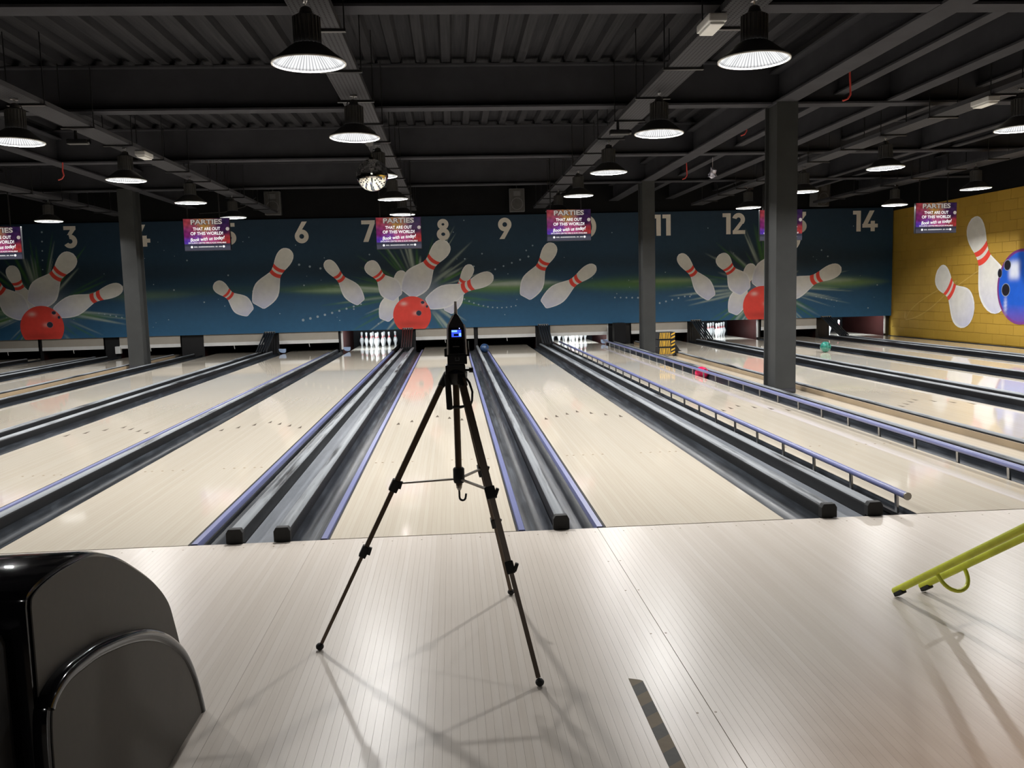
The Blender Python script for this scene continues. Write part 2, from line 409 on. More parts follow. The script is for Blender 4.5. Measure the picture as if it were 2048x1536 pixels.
# raised bumpers on lane 10
post_me = MB().bar((0,0,-.03), (0,.012,.085), .014, .026).mesh('post', 'steel')
hook_me = MB().bar((.004,.012,.078), (.03,.012,.082), .012, .012).mesh('clip', 'white')
for sg, nm in ((-1, 'left'), (1, 'right')):
    x = LC[10]+sg*(LW/2+(.045 if sg < 0 else .017))
    o = empty('raised_bumper_rail', (x, 0, 0), f'raised lavender bumper rail on steel posts along the {nm} side of lane ten', 'bumper', 'raised bumpers of lane ten')
    MB().tube([(0,.04,.098),(0,16.6,.098)], .021, 12).build('rail', 'bumper', o, smooth=True)
    MB().tube([(0,.030,.098),(0,.042,.098)], .024, 12).build('rail_end', 'brace_steel', o, smooth=True)
    for j in range(28):
        p_ = link('post', post_me, o, (0, .15+.6*j, 0))
        if sg > 0: link('clip', hook_me, p_)
    MB().box(-.013, .013, .02, 16.6, -.05, -.028).build('base_channel', 'black', o)

# ------------------------------------------------------------------ columns and beams
def hcol(x0, x1, y0, y1, label):
    o = empty('steel_column', ((x0+x1)/2, (y0+y1)/2, 0), label, 'column', 'grey steel columns')
    hx, hy = (x1-x0)/2, (y1-y0)/2
    MB().box(-hx, hx, -hy, -hy+.022, 0, 3.62).build('front_flange', 'column', o)
    MB().box(-hx, hx, hy-.022, hy, 0, 3.62).build('rear_flange', 'column', o)
    MB().box(-.09, .09, -hy+.022, hy-.022, 0, 3.62).build('web', 'column', o)
    MB().box(-hx-.0, hx+.0, -hy-.012, -hy, .02, .06).build('bolt_strip', 'beam', o)
    return o
hcol(4.772, 5.035, 5.75, 6.16, 'thick grey steel column nearest the camera, between lanes ten and eleven')
hcol(4.772, 5.035, 13.25, 13.66, 'grey steel column behind the hazard striped guard')
hcol(-5.90, -5.60, 13.25, 13.66, 'grey steel column on the left in front of mural number four')
def ibeam(axis, c, a, b, z0=3.60, h=.52, fw=.21, label='', cat='beam', name='steel_beam'):
    t = .022
    prof = [(-fw/2,0),(fw/2,0),(fw/2,t),(.012,t),(.012,h-t),(fw/2,h-t),(fw/2,h),(-fw/2,h),(-fw/2,h-t),(-.012,h-t),(-.012,t),(-fw/2,t)]
    prof = [(c+p, z0+q) for p, q in prof]
    tag(MB().prism(prof, axis, a, b).build(name, 'beam'), label, cat, 'dark steel roof beams')
for i, y in enumerate((-5.1, -1.4, 2.32, 6.02, 9.85, 13.5)):
    ibeam('x', y, -12.4, 12.2, label=['dark cross beam over the rear of the approach', 'dark steel cross beam above the approach', 'nearest dark steel cross beam along the top of the photo', 'second dark steel cross beam, meeting the near column', 'third dark steel cross beam, beyond the near column', 'farthest dark steel cross beam, before the mural'][i])
def xseg(c, a, b, **k):    # long beams run between the cross beams
    ibeam('y', c, a, b, **k)
for (nm, x, z0, h, fwid) in (('through the right columns', 4.9, 3.60, .40, .25), ('through the left column', -5.55, 3.60, .40, .22), ('just right of the columns', 5.66, 3.72, .36, .14),
        ('over lane eleven', 6.34, 3.625, .45, .20), ('between lanes eleven and twelve', 7.5, 3.8, .3, .10), ('over lane thirteen', 8.9, 3.63, .4, .14), ('between lanes thirteen and fourteen', 9.45, 3.66, .4, .12), ('over lane fourteen', 11.3, 3.63, .4, .18),
        ('over lane three', -8.25, 3.63, .4, .16), ('left of lane two', -11.0, 3.63, .4, .16)):
    ibeam('y', x, -9, 17.1, z0=z0-.004, h=h, fw=fwid, label=f'dark lengthwise roof joist {nm}', name='roof_joist', cat='joist')
# cable trays with cross bars
LX = {'three and four':-7.08, 'five and six':-3.54, 'seven and eight':-.205, 'nine and ten':2.95, 'eleven and twelve':6.9, 'thirteen and fourteen':10.02}
LY = (1.45, 4.3, 7.2, 10.05, 12.85)
ZL = 2.98
cb_me = MB().box(-.19, .19, -.02, .02, -.022, -.001).mesh('cross_bar', 'satin_black')
rod_me = MB().tube([(0,0,0),(0,0,.72)], .006, 6).mesh('hanger_rod', 'satin_black')
for nm, x in LX.items():
    o = empty('cable_tray', (x, 0, 3.40), f'perforated grey cable tray above lanes {nm}', 'cable tray', 'perforated cable trays under the roof')
    t = MB(); t.add([(-.15,-9,.05),(-.15,-9,0),(.15,-9,0),(.15,-9,.05),(-.15,16.6,.05),(-.15,16.6,0),(.15,16.6,0),(.15,16.6,.05)], [(0,1,5,4),(1,2,6,5),(2,3,7,6)])
    t.add([(-.146,-9,.05),(-.146,-9,.004),(.146,-9,.004),(.146,-9,.05),(-.146,16.6,.05),(-.146,16.6,.004),(.146,16.6,.004),(.146,16.6,.05)], [(4,5,1,0),(5,6,2,1),(6,7,3,2)])
    t.build('tray', 'tray', o, fix=False)
    for j in range(17):
        y = -3.98+1.22*j
        b_ = link('cross_bar', cb_me, o, (0, y, 0))
        for s_ in (-1, 1): link('hanger_rod', rod_me, b_, (s_*.18, 0, -.01))

# ------------------------------------------------------------------ pendant lamps
def make_lamp():
    o = empty('pendant_lamp', (0,0,0))
    MB().lathe([(.10,.118),(.135,.095),(.19,.05),(.252,.004),(.258,-.004),(.252,-.008)], 40).build('shade', 'lamp_body', o, smooth=True, fix=False)
    # pleated reflector, its lit look and rib shading painted as emission
    pl = MB(); seg = 96; vs = []; fs = []
    prof = [(.088,.104),(.15,.078),(.205,.036),(.246,.002)]
    for k in range(seg):
        a = 2*math.pi*k/seg
        for r, z in prof: vs.append(((r+(.0035 if k % 2 else -.0035))*math.cos(a), (r+(.0035 if k % 2 else -.0035))*math.sin(a), z-.002))
    for k in range(seg):
        for i in range(3): fs.append((k*4+i, k*4+i+1, ((k+1) % seg)*4+i+1, ((k+1) % seg)*4+i))
    pl.add(vs, fs).build('reflector', 'reflector', o, fix=False)
    MB().lathe([(.246,-.002),(.256,-.002),(.256,-.012),(.244,-.012),(.246,-.002)], 40).build('rim', 'white', o, smooth=True)
    MB().lathe([(1e-4,.118),(.088,.118),(.088,.0735),(1e-4,.0735)], 24).build('led_plate', 'reflector', o)
    hs = MB().lathe([(1e-4,.119),(.085,.119),(.082,.305),(.06,.318),(1e-4,.32)], 24)
    h = hs.build('heatsink', 'lamp_body', o, smooth=True)
    fin = MB().box(.07, .096, -.004, .004, .12, .30).mesh('fin', 'lamp_body')
    for k in range(20): f = link('fin', fin, h); f.rotation_euler.z = 2*math.pi*k/20
    MB().lathe([(1e-4,.318),(.05,.32),(.036,.36),(.02,.37),(1e-4,.37)], 16).build('neck', 'lamp_body', o, smooth=True)
    MB().tube([(.03,0,.34),(.06,0,.35),(.07,0,.32),(.06,0,.30)], .006, 6).build('flex', 'black', o, smooth=True)
    hk = MB().tube([(0,0,.365),(.012,0,.385),(0,0,.405),(-.012,0,.392)], .005, 6).build('hook', 'steel', o, smooth=True)
    MB().box(-.035, .035, -.012, .012, .402, .418).build('clamp', 'steel', o)
    L = bpy.data.lights.new('lamp_light', 'AREA'); L.shape = 'DISK'; L.size = .125; L.energy = LAMP_W; L.color = (1.0, .985, .965)
    lo = bpy.data.objects.new('lamp_light', L); COL.objects.link(lo); lo.parent = o; lo.location = (0,0,.071)
    return o
lamp = make_lamp(); first = True
for nm, x in LX.items():
    for r, y in enumerate(LY):
        if nm == 'three and four' and r < 2: continue
        o = lamp if first else copy_tree(lamp); first = False
        o.location = (x, y, ZL)
        o.rotation_euler = (random.uniform(-.02,.02), random.uniform(-.02,.02), random.uniform(0, 6))
        tag(o, f'lit black pendant lamp above lanes {nm}, {ORD[r]} lamp of its tray', 'lamp', 'lit black pendant lamps in rows')

# ------------------------------------------------------------------ mural
mz0, mz1, mx0, mx1 = .50, 3.30, -12.4, 12.23
mur = empty('mural', (0, MY, 0), 'dark teal wall mural of flying bowling pins, red balls and lane numbers', 'mural')
nx, nz = 1232, 150
X = np.linspace(mx0, mx1, nx); Z = np.linspace(mz0, mz1, nz); GX, GZ = np.meshgrid(X, Z)
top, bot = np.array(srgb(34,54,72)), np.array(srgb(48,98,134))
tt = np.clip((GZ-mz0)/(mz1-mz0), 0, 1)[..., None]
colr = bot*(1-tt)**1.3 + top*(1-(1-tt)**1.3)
def add(mask, c, k): 
    global colr
    mm = np.clip(mask*k, 0, .93)[..., None]; colr = colr*(1-mm)+np.array(srgb(*c))*mm
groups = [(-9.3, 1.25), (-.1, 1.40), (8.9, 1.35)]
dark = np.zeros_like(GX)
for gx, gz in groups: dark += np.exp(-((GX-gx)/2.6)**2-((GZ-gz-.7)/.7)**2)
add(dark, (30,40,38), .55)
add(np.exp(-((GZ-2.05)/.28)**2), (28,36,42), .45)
def streak(xc, zc, lx, lz, c, k):
    e = np.clip(1-((GX-xc)/(lx*1.35))**2, 0, 1); add(e*np.exp(-((GZ-zc)/(lz*(.25+e)))**2), c, k)
for xc, zc, lx, lz, c, k in [(-1.9,1.56,1.5,.10,(96,128,70),.85),(-1.7,1.52,1.2,.05,(160,185,150),.75),(2.2,1.50,1.3,.12,(100,140,70),.9),(2.3,1.58,1.1,.055,(190,200,185),.8),(-4.8,1.58,1.7,.09,(60,90,72),.5),
        (5.6,1.50,1.8,.13,(92,132,62),.8),(6.4,1.56,.9,.05,(160,180,130),.5),(10.9,1.40,1.0,.10,(130,160,90),.8),(10.6,1.46,.6,.05,(190,200,180),.5),(-6.8,1.50,1.0,.09,(100,125,92),.6),(-10.6,1.2,.8,.16,(90,140,50),.7),(.6,1.2,.9,.12,(70,120,66),.5)]:
    streak(xc, zc, lx, lz, c, k)
rng = np.random.RandomState(3)
def ray(gx, gz, ang, r0, r1, wd, c, k):
    dx, dz = math.cos(ang), math.sin(ang); u = (GX-gx)*dx+(GZ-gz)*dz; v = -(GX-gx)*dz+(GZ-gz)*dx
    q = np.clip((u-r0)/(r1-r0), 0, 1); inside = (u > r0) & (u < r1)
    prof = np.sin(np.pi*np.clip(q, 0, 1))**.7
    add(inside*prof*np.exp(-(v/(wd*(1-.75*q)+.004))**2), c, k)
for gx, gz in groups:
    add(np.exp(-((GX-gx-.1)/.55)**2-((GZ-gz-.0)/.40)**2), (150,158,165), .75)
    for i in range(74):
        a = rng.uniform(0, 2*math.pi); r0 = rng.uniform(.35, .8); r1 = r0+rng.uniform(.5, 1.3)
        if abs(math.sin(a)) < .25: r1 += .6
        g = rng.uniform(); ray(gx, gz, a, r0, r1, rng.uniform(.012, .05), (70,118,52) if g < .38 else (172,186,170), rng.uniform(.4, .9))
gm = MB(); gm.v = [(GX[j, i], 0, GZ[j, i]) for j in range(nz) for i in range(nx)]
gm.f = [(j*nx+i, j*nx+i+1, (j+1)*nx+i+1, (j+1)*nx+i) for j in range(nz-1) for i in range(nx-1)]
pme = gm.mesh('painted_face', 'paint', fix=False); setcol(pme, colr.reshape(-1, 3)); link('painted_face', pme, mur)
MB().box(mx0, mx1, .002, .05, mz0, mz1).build('backing_board', 'black', mur)

PT = np.array([0,.012,.03,.06,.10,.15,.20,.26,.30,.310,.314,.364,.368,.400,.404,.458,.462,.48,.54,.60,.66,.72,.78,.84,.90,.95,.985,1.0])
def pin_w(t): return np.interp(t, [0,.012,.03,.06,.10,.15,.20,.26,.32,.40,.46,.54,.60,.66,.72,.78,.84,.90,.95,.985,1.0], [.02,.25,.41,.54,.62,.655,.64,.58,.49,.43,.47,.66,.81,.93,1.,.985,.91,.79,.66,.55,.42])
def painted_pin(par, mp, head, base, wd, off, rounded=False, shade=1.0):
    """flat painted pin: mp maps (u, v, offset) on the wall plane to 3-D"""
    H, B = np.array(head), np.array(base); d = B-H; L = np.linalg.norm(d); d = d/L; nrm = np.array([-d[1], d[0]])
    M = 13; vs, cs = [], []
    for t in PT:
        hw = float(pin_w(t))*wd/2
        if rounded and t > .74: hw = wd/2*math.sqrt(max(0., 1-((t-.74)/.262)**2))
        red = (.313 <= t <= .365) or (.403 <= t <= .459)
        for j in range(M):
            q = 2*j/(M-1)-1; bow = .022*L*(1-q*q) if .25 < t < .5 else 0.
            p_ = H+d*(t*L+bow)+nrm*(q*hw); vs.append(mp(p_[0], p_[1], off))
            c = np.array(srgb(236,234,226) if not red else srgb(246,80,66))
            if not red:
                lil = max(0, (t-.62)/.38)*.75+max(0, q*np.sign(nrm[1])*-1)*.25*(t > .4); c = c*(1-min(lil, .9))+np.array(srgb(204,206,232))*min(lil, .9)
                if abs(q) > .9 or t < .02 or t > .985: c = np.array(srgb(248,248,246))
            cs.append(c*shade)
    fs = [(i*M+j, i*M+j+1, (i+1)*M+j+1, (i+1)*M+j) for i in range(len(PT)-1) for j in range(M-1)]
    m_ = MB().add(vs, fs); me = m_.mesh('painted_pin', 'paint', fix=False); setcol(me, np.array(cs)); o = link('painted_pin', me, par)
    return o
def painted_disc(par, mp, c, r, off, fn, name='painted_ball', zmin=-9, rings=22, seg=64, sx=1.):
    vs, cs = [mp(c[0], c[1], off)], [fn(0., 0.)]
    for i in range(1, rings+1):
        for k in range(seg):
            a = 2*math.pi*k/seg; u, v = i/rings*math.cos(a), i/rings*math.sin(a)
            vs.append(mp(c[0]+u*r*sx, max(zmin, c[1]+v*r), off)); cs.append(fn(u, v))
    fs = [(0, 1+k, 1+(k+1) % seg) for k in range(seg)]
    for i in range(rings-1):
        fs += [(1+i*seg+k, 1+(i+1)*seg+k, 1+(i+1)*seg+(k+1) % seg, 1+i*seg+(k+1) % seg) for k in range(seg)]
    me = MB().add(vs, fs).mesh(name, 'paint', fix=False); setcol(me, np.array(cs)); return link(name, me, par)
mpB = lambda u, v, o: (u, -o, v)
PINS = [('A',(-7.33,1.74),(-8.99,1.14),.52,5),('B',(-8.45,2.57),(-9.49,1.33),.70,5),('C',(-9.97,2.31),(-9.55,1.10),.50,2),('D',(-10.65,2.16),(-9.70,1.08),.64,4),('E',(-5.12,1.78),(-4.28,1.02),.50,3),
 ('F',(-3.25,2.57),(-4.09,1.18),.63,4),('G',(-2.38,2.26),(-1.54,1.20),.47,3),('H',(-1.35,2.20),(-.62,1.30),.57,5),('I',(-.46,1.97),(-.99,.74),.48,3),('J',(.66,2.67),(-.40,1.38),.70,6),('K',(1.25,2.08),(.62,.90),.44,3),
 ('L',(1.80,1.80),(.11,1.12),.57,5),('N',(3.35,2.57),(2.59,1.22),.58,4),('O',(4.42,1.98),(3.05,1.03),.50,5),('P',(6.57,2.22),(7.43,1.09),.48,3),('Q',(7.62,2.19),(8.32,1.22),.60,5),('R',(8.51,1.94),(7.98,.66),.49,3),
 ('S',(9.67,2.70),(8.62,1.33),.72,6),('T',(10.86,1.79),(9.16,1.10),.58,5)]
for nm, h, b, wd, lay in PINS: painted_pin(mur, mpB, h, b, wd, lay*.0012)
def ball_red(u, v):
    c = np.array(srgb(242,78,66)); d = math.hypot(u, v)
    c = c*(1-.20*max(0, -v)**1.5*(d < .9))
    hl = math.exp(-((u+.42)/.16)**2-((v-.62)/.10)**2)+.6*math.exp(-((u-.18)/.14)**2-((v-.10)/.10)**2)+.5*math.exp(-((u-.62)/.12)**2-((v-.6)/.14)**2)
    c = c*(1-min(hl, 1)*.8)+np.array(srgb(245,205,196))*min(hl, 1)*.8
    dk_ = math.exp(-((u+.1)/.8)**2-((v+.45)/.16)**2)*.28
    return c*(1-dk_)
dark_hole = lambda u, v: np.array(srgb(52,56,72)) if math.hypot(u, v) < .86 else np.array(srgb(150,140,150))
for c, r in (((-.281,.85), .475), ((8.76,.85), .51), ((-9.32,.80), .52)):
    painted_disc(mur, mpB, c, r, .0085, ball_red, zmin=mz0)
    for (u, v, hr, sx) in ((.36,.10,.145,1.),(.58,.66,.085,1.2),(.80,.44,.075,.85)):
        painted_disc(mur, mpB, (c[0]+u*r, c[1]+v*r), hr*r, .0098, dark_hole, 'painted_hole', rings=6, seg=24, sx=sx)
# star dots
dots = MB()
def dotrow(a, b, n, r0, r1, sag=0.):
    for i in range(n):
        t = i/(n-1); x = a[0]+(b[0]-a[0])*t; z = a[1]+(b[1]-a[1])*t - sag*4*t*(1-t); r = r0+(r1-r0)*t
        dots.add([(x+r*math.cos(q*math.pi/4), -.0005, z+r*math.sin(q*math.pi/4)) for q in range(8)], [tuple(range(8))])
dotrow((-3.55,2.28),(-2.25,2.02),6,.03,.028); dotrow((-3.0,.80),(-1.55,1.16),9,.035,.024,.02); dotrow((1.05,1.22),(2.35,1.02),12,.022,.018,.12); dotrow((1.85,1.95),(2.7,2.25),5,.022,.026)
dotrow((5.9,.95),(7.05,1.22),8,.026,.022); dotrow((-7.95,1.10),(-7.0,.86),8,.018,.022,-.02); dotrow((-9.2,2.2),(-9.15,3.1),5,.016,.024); dotrow((4.9,1.16),(5.5,1.14),5,.02,.026); dotrow((10.2,1.05),(10.75,.92),5,.018,.018); dotrow((-4.9,1.20),(-4.0,1.24),7,.014,.02)
for i in range(90):
    x, z = rng.uniform(-10.6, 12.0), rng.uniform(.6, 3.2); r = rng.choice([.010,.014,.022])
    dots.add([(x+r*math.cos(q*math.pi/3), -.0005, z+r*math.sin(q*math.pi/3)) for q in range(6)], [tuple(range(6))])
simple('star_paint', srgb(150,165,175), .6, var=.1)
tag(dots.build('star_dots', 'star_paint', mur, fix=False), 'small white star dots', kind='stuff')
# numerals
def arc(cx, cy, rx, ry, a0, a1, wd, n=28):
    v, f = [], []
    for i in range(n+1):
        a = math.radians(a0+(a1-a0)*i/n)
        v += [(cx+(rx-wd/2)*math.cos(a), cy+(ry-wd/2)*math.sin(a)), (cx+(rx+wd/2)*math.cos(a), cy+(ry+wd/2)*math.sin(a))]
    return v, [(2*i, 2*i+1, 2*i+3, 2*i+2) for i in range(n)]
def pol(*p): return list(p), [tuple(range(len(p)))]
sw = .21
DG = {'0':(.74,[arc(.37,.5,.265,.40,0,360,sw)]), '1':(.42,[pol((0,.82),(0,1),(.20,1),(.20,.82)), pol((.18,0),(.40,0),(.40,1),(.18,1))]),
 '2':(.66,[arc(.31,.69,.21,.21,165,-42,sw), pol((.385,.60),(.545,.53),(.30,.20),(.02,.14)), pol((.02,0),(.64,0),(.64,.18),(.02,.18))]),
 '3':(.66,[pol((.06,.83),(.06,1),(.60,1),(.60,.83)), pol((.36,.84),(.60,.86),(.40,.60),(.20,.60)), arc(.32,.31,.21,.21,100,-148,sw)]),
 '4':(.78,[pol((.42,0),(.63,0),(.63,.5),(.42,.5)), pol((.0,.18),(.78,.18),(.78,.36),(.0,.36)), pol((.0,.30),(.26,.34),(.60,1),(.36,1))]),
 '5':(.66,[pol((.12,.83),(.12,1),(.58,1),(.58,.83)), pol((.08,.50),(.12,1),(.31,1),(.28,.5)), arc(.31,.315,.215,.215,125,-148,sw), pol((.08,.48),(.30,.42),(.32,.63),(.2,.63))]),
 '6':(.66,[arc(.33,.32,.215,.215,0,360,sw), pol((.035,.44),(.36,1),(.60,1),(.25,.47))]),
 '7':(.64,[pol((0,.82),(0,1),(.64,1),(.62,.82)), pol((.40,.84),(.64,.88),(.30,0),(.06,0))]),
 '8':(.66,[arc(.33,.285,.20,.185,0,360,sw), arc(.33,.745,.165,.155,0,360,sw*.93)])}
v6, f6 = [], []
DG['9'] = (.66, [([(.66-a, 1-b) for a, b in v], f) for v, f in DG['6'][1]])
NUMX = {2:-10.2, 3:-8.49, 4:-6.80, 5:-4.68, 6:-2.93, 7:-1.285, 8:.57, 9:2.12, 10:4.12, 11:6.13, 12:8.01, 13:9.63, 14:11.48}
NH = .53
for k, x in NUMX.items():
    s_ = str(k); tw = sum(DG[c][0] for c in s_)+.06*(len(s_)-1); cx = x-tw*NH/2; mm = MB()
    for c in s_:
        for q_, (v, f) in enumerate(DG[c][1]): mm.add([(cx+a*NH, -.0105-.0008*q_, 2.965+(b-.5)*NH) for a, b in v], f)
        cx += (DG[c][0]+.06)*NH
    o = mm.build('lane_number', 'numeral', mur, fix=False); o['label'] = f'cream painted numeral {WORD[k]}'

# yellow wall paintings
wp = empty('wall_painting', (YW, 0, 0), 'painted pins and blue bowling ball on the yellow block wall', 'mural')
mpR = lambda u, v, o: (-.003-o, u, v)
painted_pin(wp, mpR, (13.72,2.72), (12.60,.70), 1.0, .003, True)
painted_pin(wp, mpR, (15.02,1.62), (13.62,.47), .95, .003, True)
def ball_blue(u, v):
    d = math.hypot(u, v); c = np.array(srgb(28,92,205))
    if d > .93: c = np.array(srgb(120,50,120))
    pq = max(0, -v-.45)*1.5; c = c*(1-min(pq, .8))+np.array(srgb(128,70,150))*min(pq, .8)
    hl = 1. if (-.62 < -u < -.05 and .12 < v < .72 and math.hypot(u-.1, v+.1) < .86) else 0.
    hl = max(hl*.0, math.exp(-((u-.30)/.22)**4-((v-.45)/.24)**4), .8*math.exp(-((u-.62)/.05)**2-((v+.5)/.2)**2))
    return c*(1-hl)+np.array(srgb(225,230,245))*hl
bc, br = (11.97, 1.21), .765
painted_disc(wp, mpR, bc, br, .0045, ball_blue)
for (y, z, r, sx) in ((12.42,1.66,.115,1.),(12.66,1.50,.10,.75),(12.45,1.15,.14,1.0)):
    painted_disc(wp, mpR, (y, z), r, .0058, lambda u, v: np.array(srgb(26,24,34)) if math.hypot(u, v) < .88 else np.array(srgb(170,180,200)), 'painted_hole', rings=6, seg=24, sx=sx)
simple('swoosh', (.60,.40,.10), .6)
sw_ = MB()
def swoosh(pts, wds):
    v = []
    for (y, z), q in zip(pts, wds): v += [(-.0045, y, z-q), (-.0045, y, z+q)]
    sw_.add(v, [(2*i, 2*i+1, 2*i+3, 2*i+2) for i in range(len(pts)-1)])
ts = [i/14 for i in range(15)]
swoosh([(16.4-2.2*t, .42+.95*t**.6) for t in ts], [.012]*15); swoosh([(16.4-2.2*t, .42+.95*t**1.7) for t in ts], [.012]*15)
swoosh([(14.2-1.1*t, 1.25+.45*t) for t in ts], [.012]*15)
sw_.build('painted_swoosh', 'swoosh', wp, fix=False)

# ------------------------------------------------------------------ pinsetter fronts
bme_ = MB().box(-.735, .735, -.012, .012, 0, .22).mesh('board_face', 'cream', bevel=.003)
bst_ = MB().box(-.737, .737, -.018, .014, -.085, .0).mesh('white_edge', 'white', bevel=.004)
tb_ = MB().tube([(0,0,-.085),(.005,-.01,-.13),(.012,-.004,-.17)], .007, 6).mesh('pull_tab', 'white')
for k in (2,3,4,5,6,8,9,10,11,13):
    o = empty('sweep_board', (LC[k], MY+.06, .295), f'cream sweep board with white lower edge lowered across lane {WORD[k]}', 'sweep board', 'lowered sweep boards below the mural')
    for nm, me in (('board_face', bme_), ('white_edge', bst_), ('pull_tab', tb_)): link(nm, me, o)
# partitions between pin decks
white_at = {(7,'L'), (12,'R'), (14,'R'), (10,'R')}
for a in list(range(2, 15)):
    x0 = edgeR[a]; x1 = edgeL[a+1] if a < 14 else YW-.02
    if x1-x0 < .06: x0 -= .02; x1 += .02
    nmx = f'between lanes {WORD[a]} and {WORD[a+1]}' if a < 14 else 'right of lane fourteen'
    o = empty('kickback_partition', ((x0+x1)/2, 18.5, 0), f'dark brown pin deck partition {nmx}', 'partition', 'partitions between the pin decks')
    h = (x1-x0)/2
    MB().box(-h, -h+.02, -1.25, 1.15, -.1, .75).build('left_panel', 'brown_panel', o)
    MB().box(h-.02, h, -1.25, 1.15, -.1, .75).build('right_panel', 'brown_panel', o)
    MB().box(-h, h, -1.28, -1.25, -.1, .75).build('front_post', 'satin_black', o)
    if (a,'R') in white_at: MB().box(-h-.012, -h+.03, -1.30, -1.281, .03, .62).build('white_edge_strip', 'white', o)
    if (a+1,'L') in white_at: MB().box(h-.035, h+.012, -1.30, -1.281, .03, .62).build('white_edge_strip', 'white', o)
# black guard box right of lane 10 bumper
tag(MB().box(4.80, 5.10, 16.7, 17.0, -.004, .52).build('guard_box', 'black', bevel=.02), 'matt black box under the mural right of lane ten', 'box')
tag(MB().box(-7.63, -7.50, 17.10, 17.21, .09, .27).build('white_switch_box', 'white', bevel=.008), 'small white box on the black post between lanes three and four', 'box')
# pin deck lights
for k, e in ((7, 1.0), (10, 1.5), (12, 1.0), (14, 1.1)):
    o = empty('pin_deck_light', (LC[k], MY+.20, .66), f'hidden strip light behind the mural lighting the pins of lane {WORD[k]}', 'light', 'pin deck strip lights')
    MB().box(-.5, .5, -.151, .03, .0, .03).build('housing', 'white', o)
    L = bpy.data.lights.new('deck_light', 'AREA'); L.shape = 'RECTANGLE'; L.size = 1.0; L.size_y = .06; L.energy = DECK_W*e; L.color = (.82,.92,1.0)
    lo = bpy.data.objects.new('deck_light', L); COL.objects.link(lo); lo.parent = o; lo.location = (0,.0,-.012); lo.rotation_euler = (math.radians(48), 0, 0)
# guard rods at the end of the ball tracks
for a in (5, 7, 9, 11, 13):
    x = (edgeR[a]+edgeL[a+1])/2
    o = empty('ball_guard_rods', (x, 16.5, 0), f'rack of slanting black guard rods between lanes {WORD[a]} and {WORD[a+1]}', 'guard rods', 'black guard rods below the mural')
    for j in range(5):
        MB().tube([(-.12+.056*j,-.55,.10),(-.12+.056*j,.50,.52)], .019, 10).build('rod', 'dark_steel', o, smooth=True)
    MB().box(-.14, .13, .49, .53, .49, .54).build('rod_clamp', 'steel', o)
# blue end flaps of gutters
flap_pts = [(-.10,.115),(-.085,.06),(-.045,.025),(.01,.012),(.06,.02),(.075,.05),(.08,.115)]
for k, sg in ((7,-1),(6,-1),(10,1)):
    o = MB().prism([(p[0]*-sg, p[1]) for p in flap_pts], 'y', 16.70, 16.76).build('gutter_flap', 'pale_blue', bevel=.006); o.location = (LC[k]+sg*(LW/2+.05), 0, 0)
    tag(o, f'pale blue half-round flap at the far end of the {"left" if sg<0 else "right"} gutter of lane {WORD[k]}', 'flap', 'blue gutter end flaps')
# pins
PIN = [(1e-4,0),(.0258,0),(.0285,.012),(.0362,.057),(.0572,.114),(.0606,.134),(.0575,.165),(.0492,.188),(.0313,.2286),(.0250,.254),(.0228,.267),(.0235,.285),(.0257,.305),(.0302,.330),(.0323,.343),(.030,.362),(.0215,.375),(.010,.3805),(1e-4,.381)]
pin = empty('bowling_pin', (0,0,0))
MB().lathe(PIN, 20).build('pin_body', 'pin_white', pin, smooth='all')
for z0, z1, r0, r1 in ((.228,.244,.0322,.0280),(.256,.270,.0256,.0236)):
    MB().lathe([(r0+.0006,z0),(r1+.0006,z1),(r1-.002,z1),(r0-.002,z0),(r0+.0006,z0)], 20).build('stripe', 'pin_red', pin, smooth=True)
SP = [(0,0,'head pin'),(-.1524,.264,'second row left'),(.1524,.264,'second row right'),(-.3048,.528,'third row left'),(0,.528,'third row middle'),(.3048,.528,'third row right'),(-.4572,.792,'back row far left'),(-.1524,.792,'back row inner left'),(.1524,.792,'back row inner right'),(.4572,.792,'back row far right')]
first = True
for k, idx in ((7, range(10)), (10, range(10)), (12, range(10)), (14, (0,1,3,6))):
    for i in idx:
        o = pin if first else copy_tree(pin); first = False
        o.location = (LC[k]+SP[i][0], 18.29+SP[i][1], 0)
        tag(o, f'white pin with red stripes on lane {WORD[k]}, {SP[i][2]}', 'bowling pin', f'pins standing on lane {WORD[k]}')
# balls
def ball(c, mat, label, r=.108):
    o = empty('bowling_ball', c, label, 'ball')
    MB().sphere((0,0,0), r, 32, 20).build('shell', mat, o, smooth='all')
    for d in ((.25,-.75,.6),(.42,-.72,.55),(.30,-.86,.38)):
        v = Vector(d).normalized()*(r+.0002); h = MB().lathe([(1e-4,.0006),(.012,.0006),(.012,-.004)], 12).build('finger_hole', 'black', o)
        h.location = v; h.rotation_euler = v.to_track_quat('Z', 'Y').to_euler()
ball((1.455, 15.2, .082), 'ball_blue', 'dark blue bowling ball in the gutter left of lane nine')
ball((4.605, 8.4, .020), 'ball_pink', 'crimson pink bowling ball in the gutter behind the raised bumper')
ball((LC[13]-.30-1.0, 12.0, .109), 'ball_green', 'green bowling ball rolling on the lane beyond the near column')
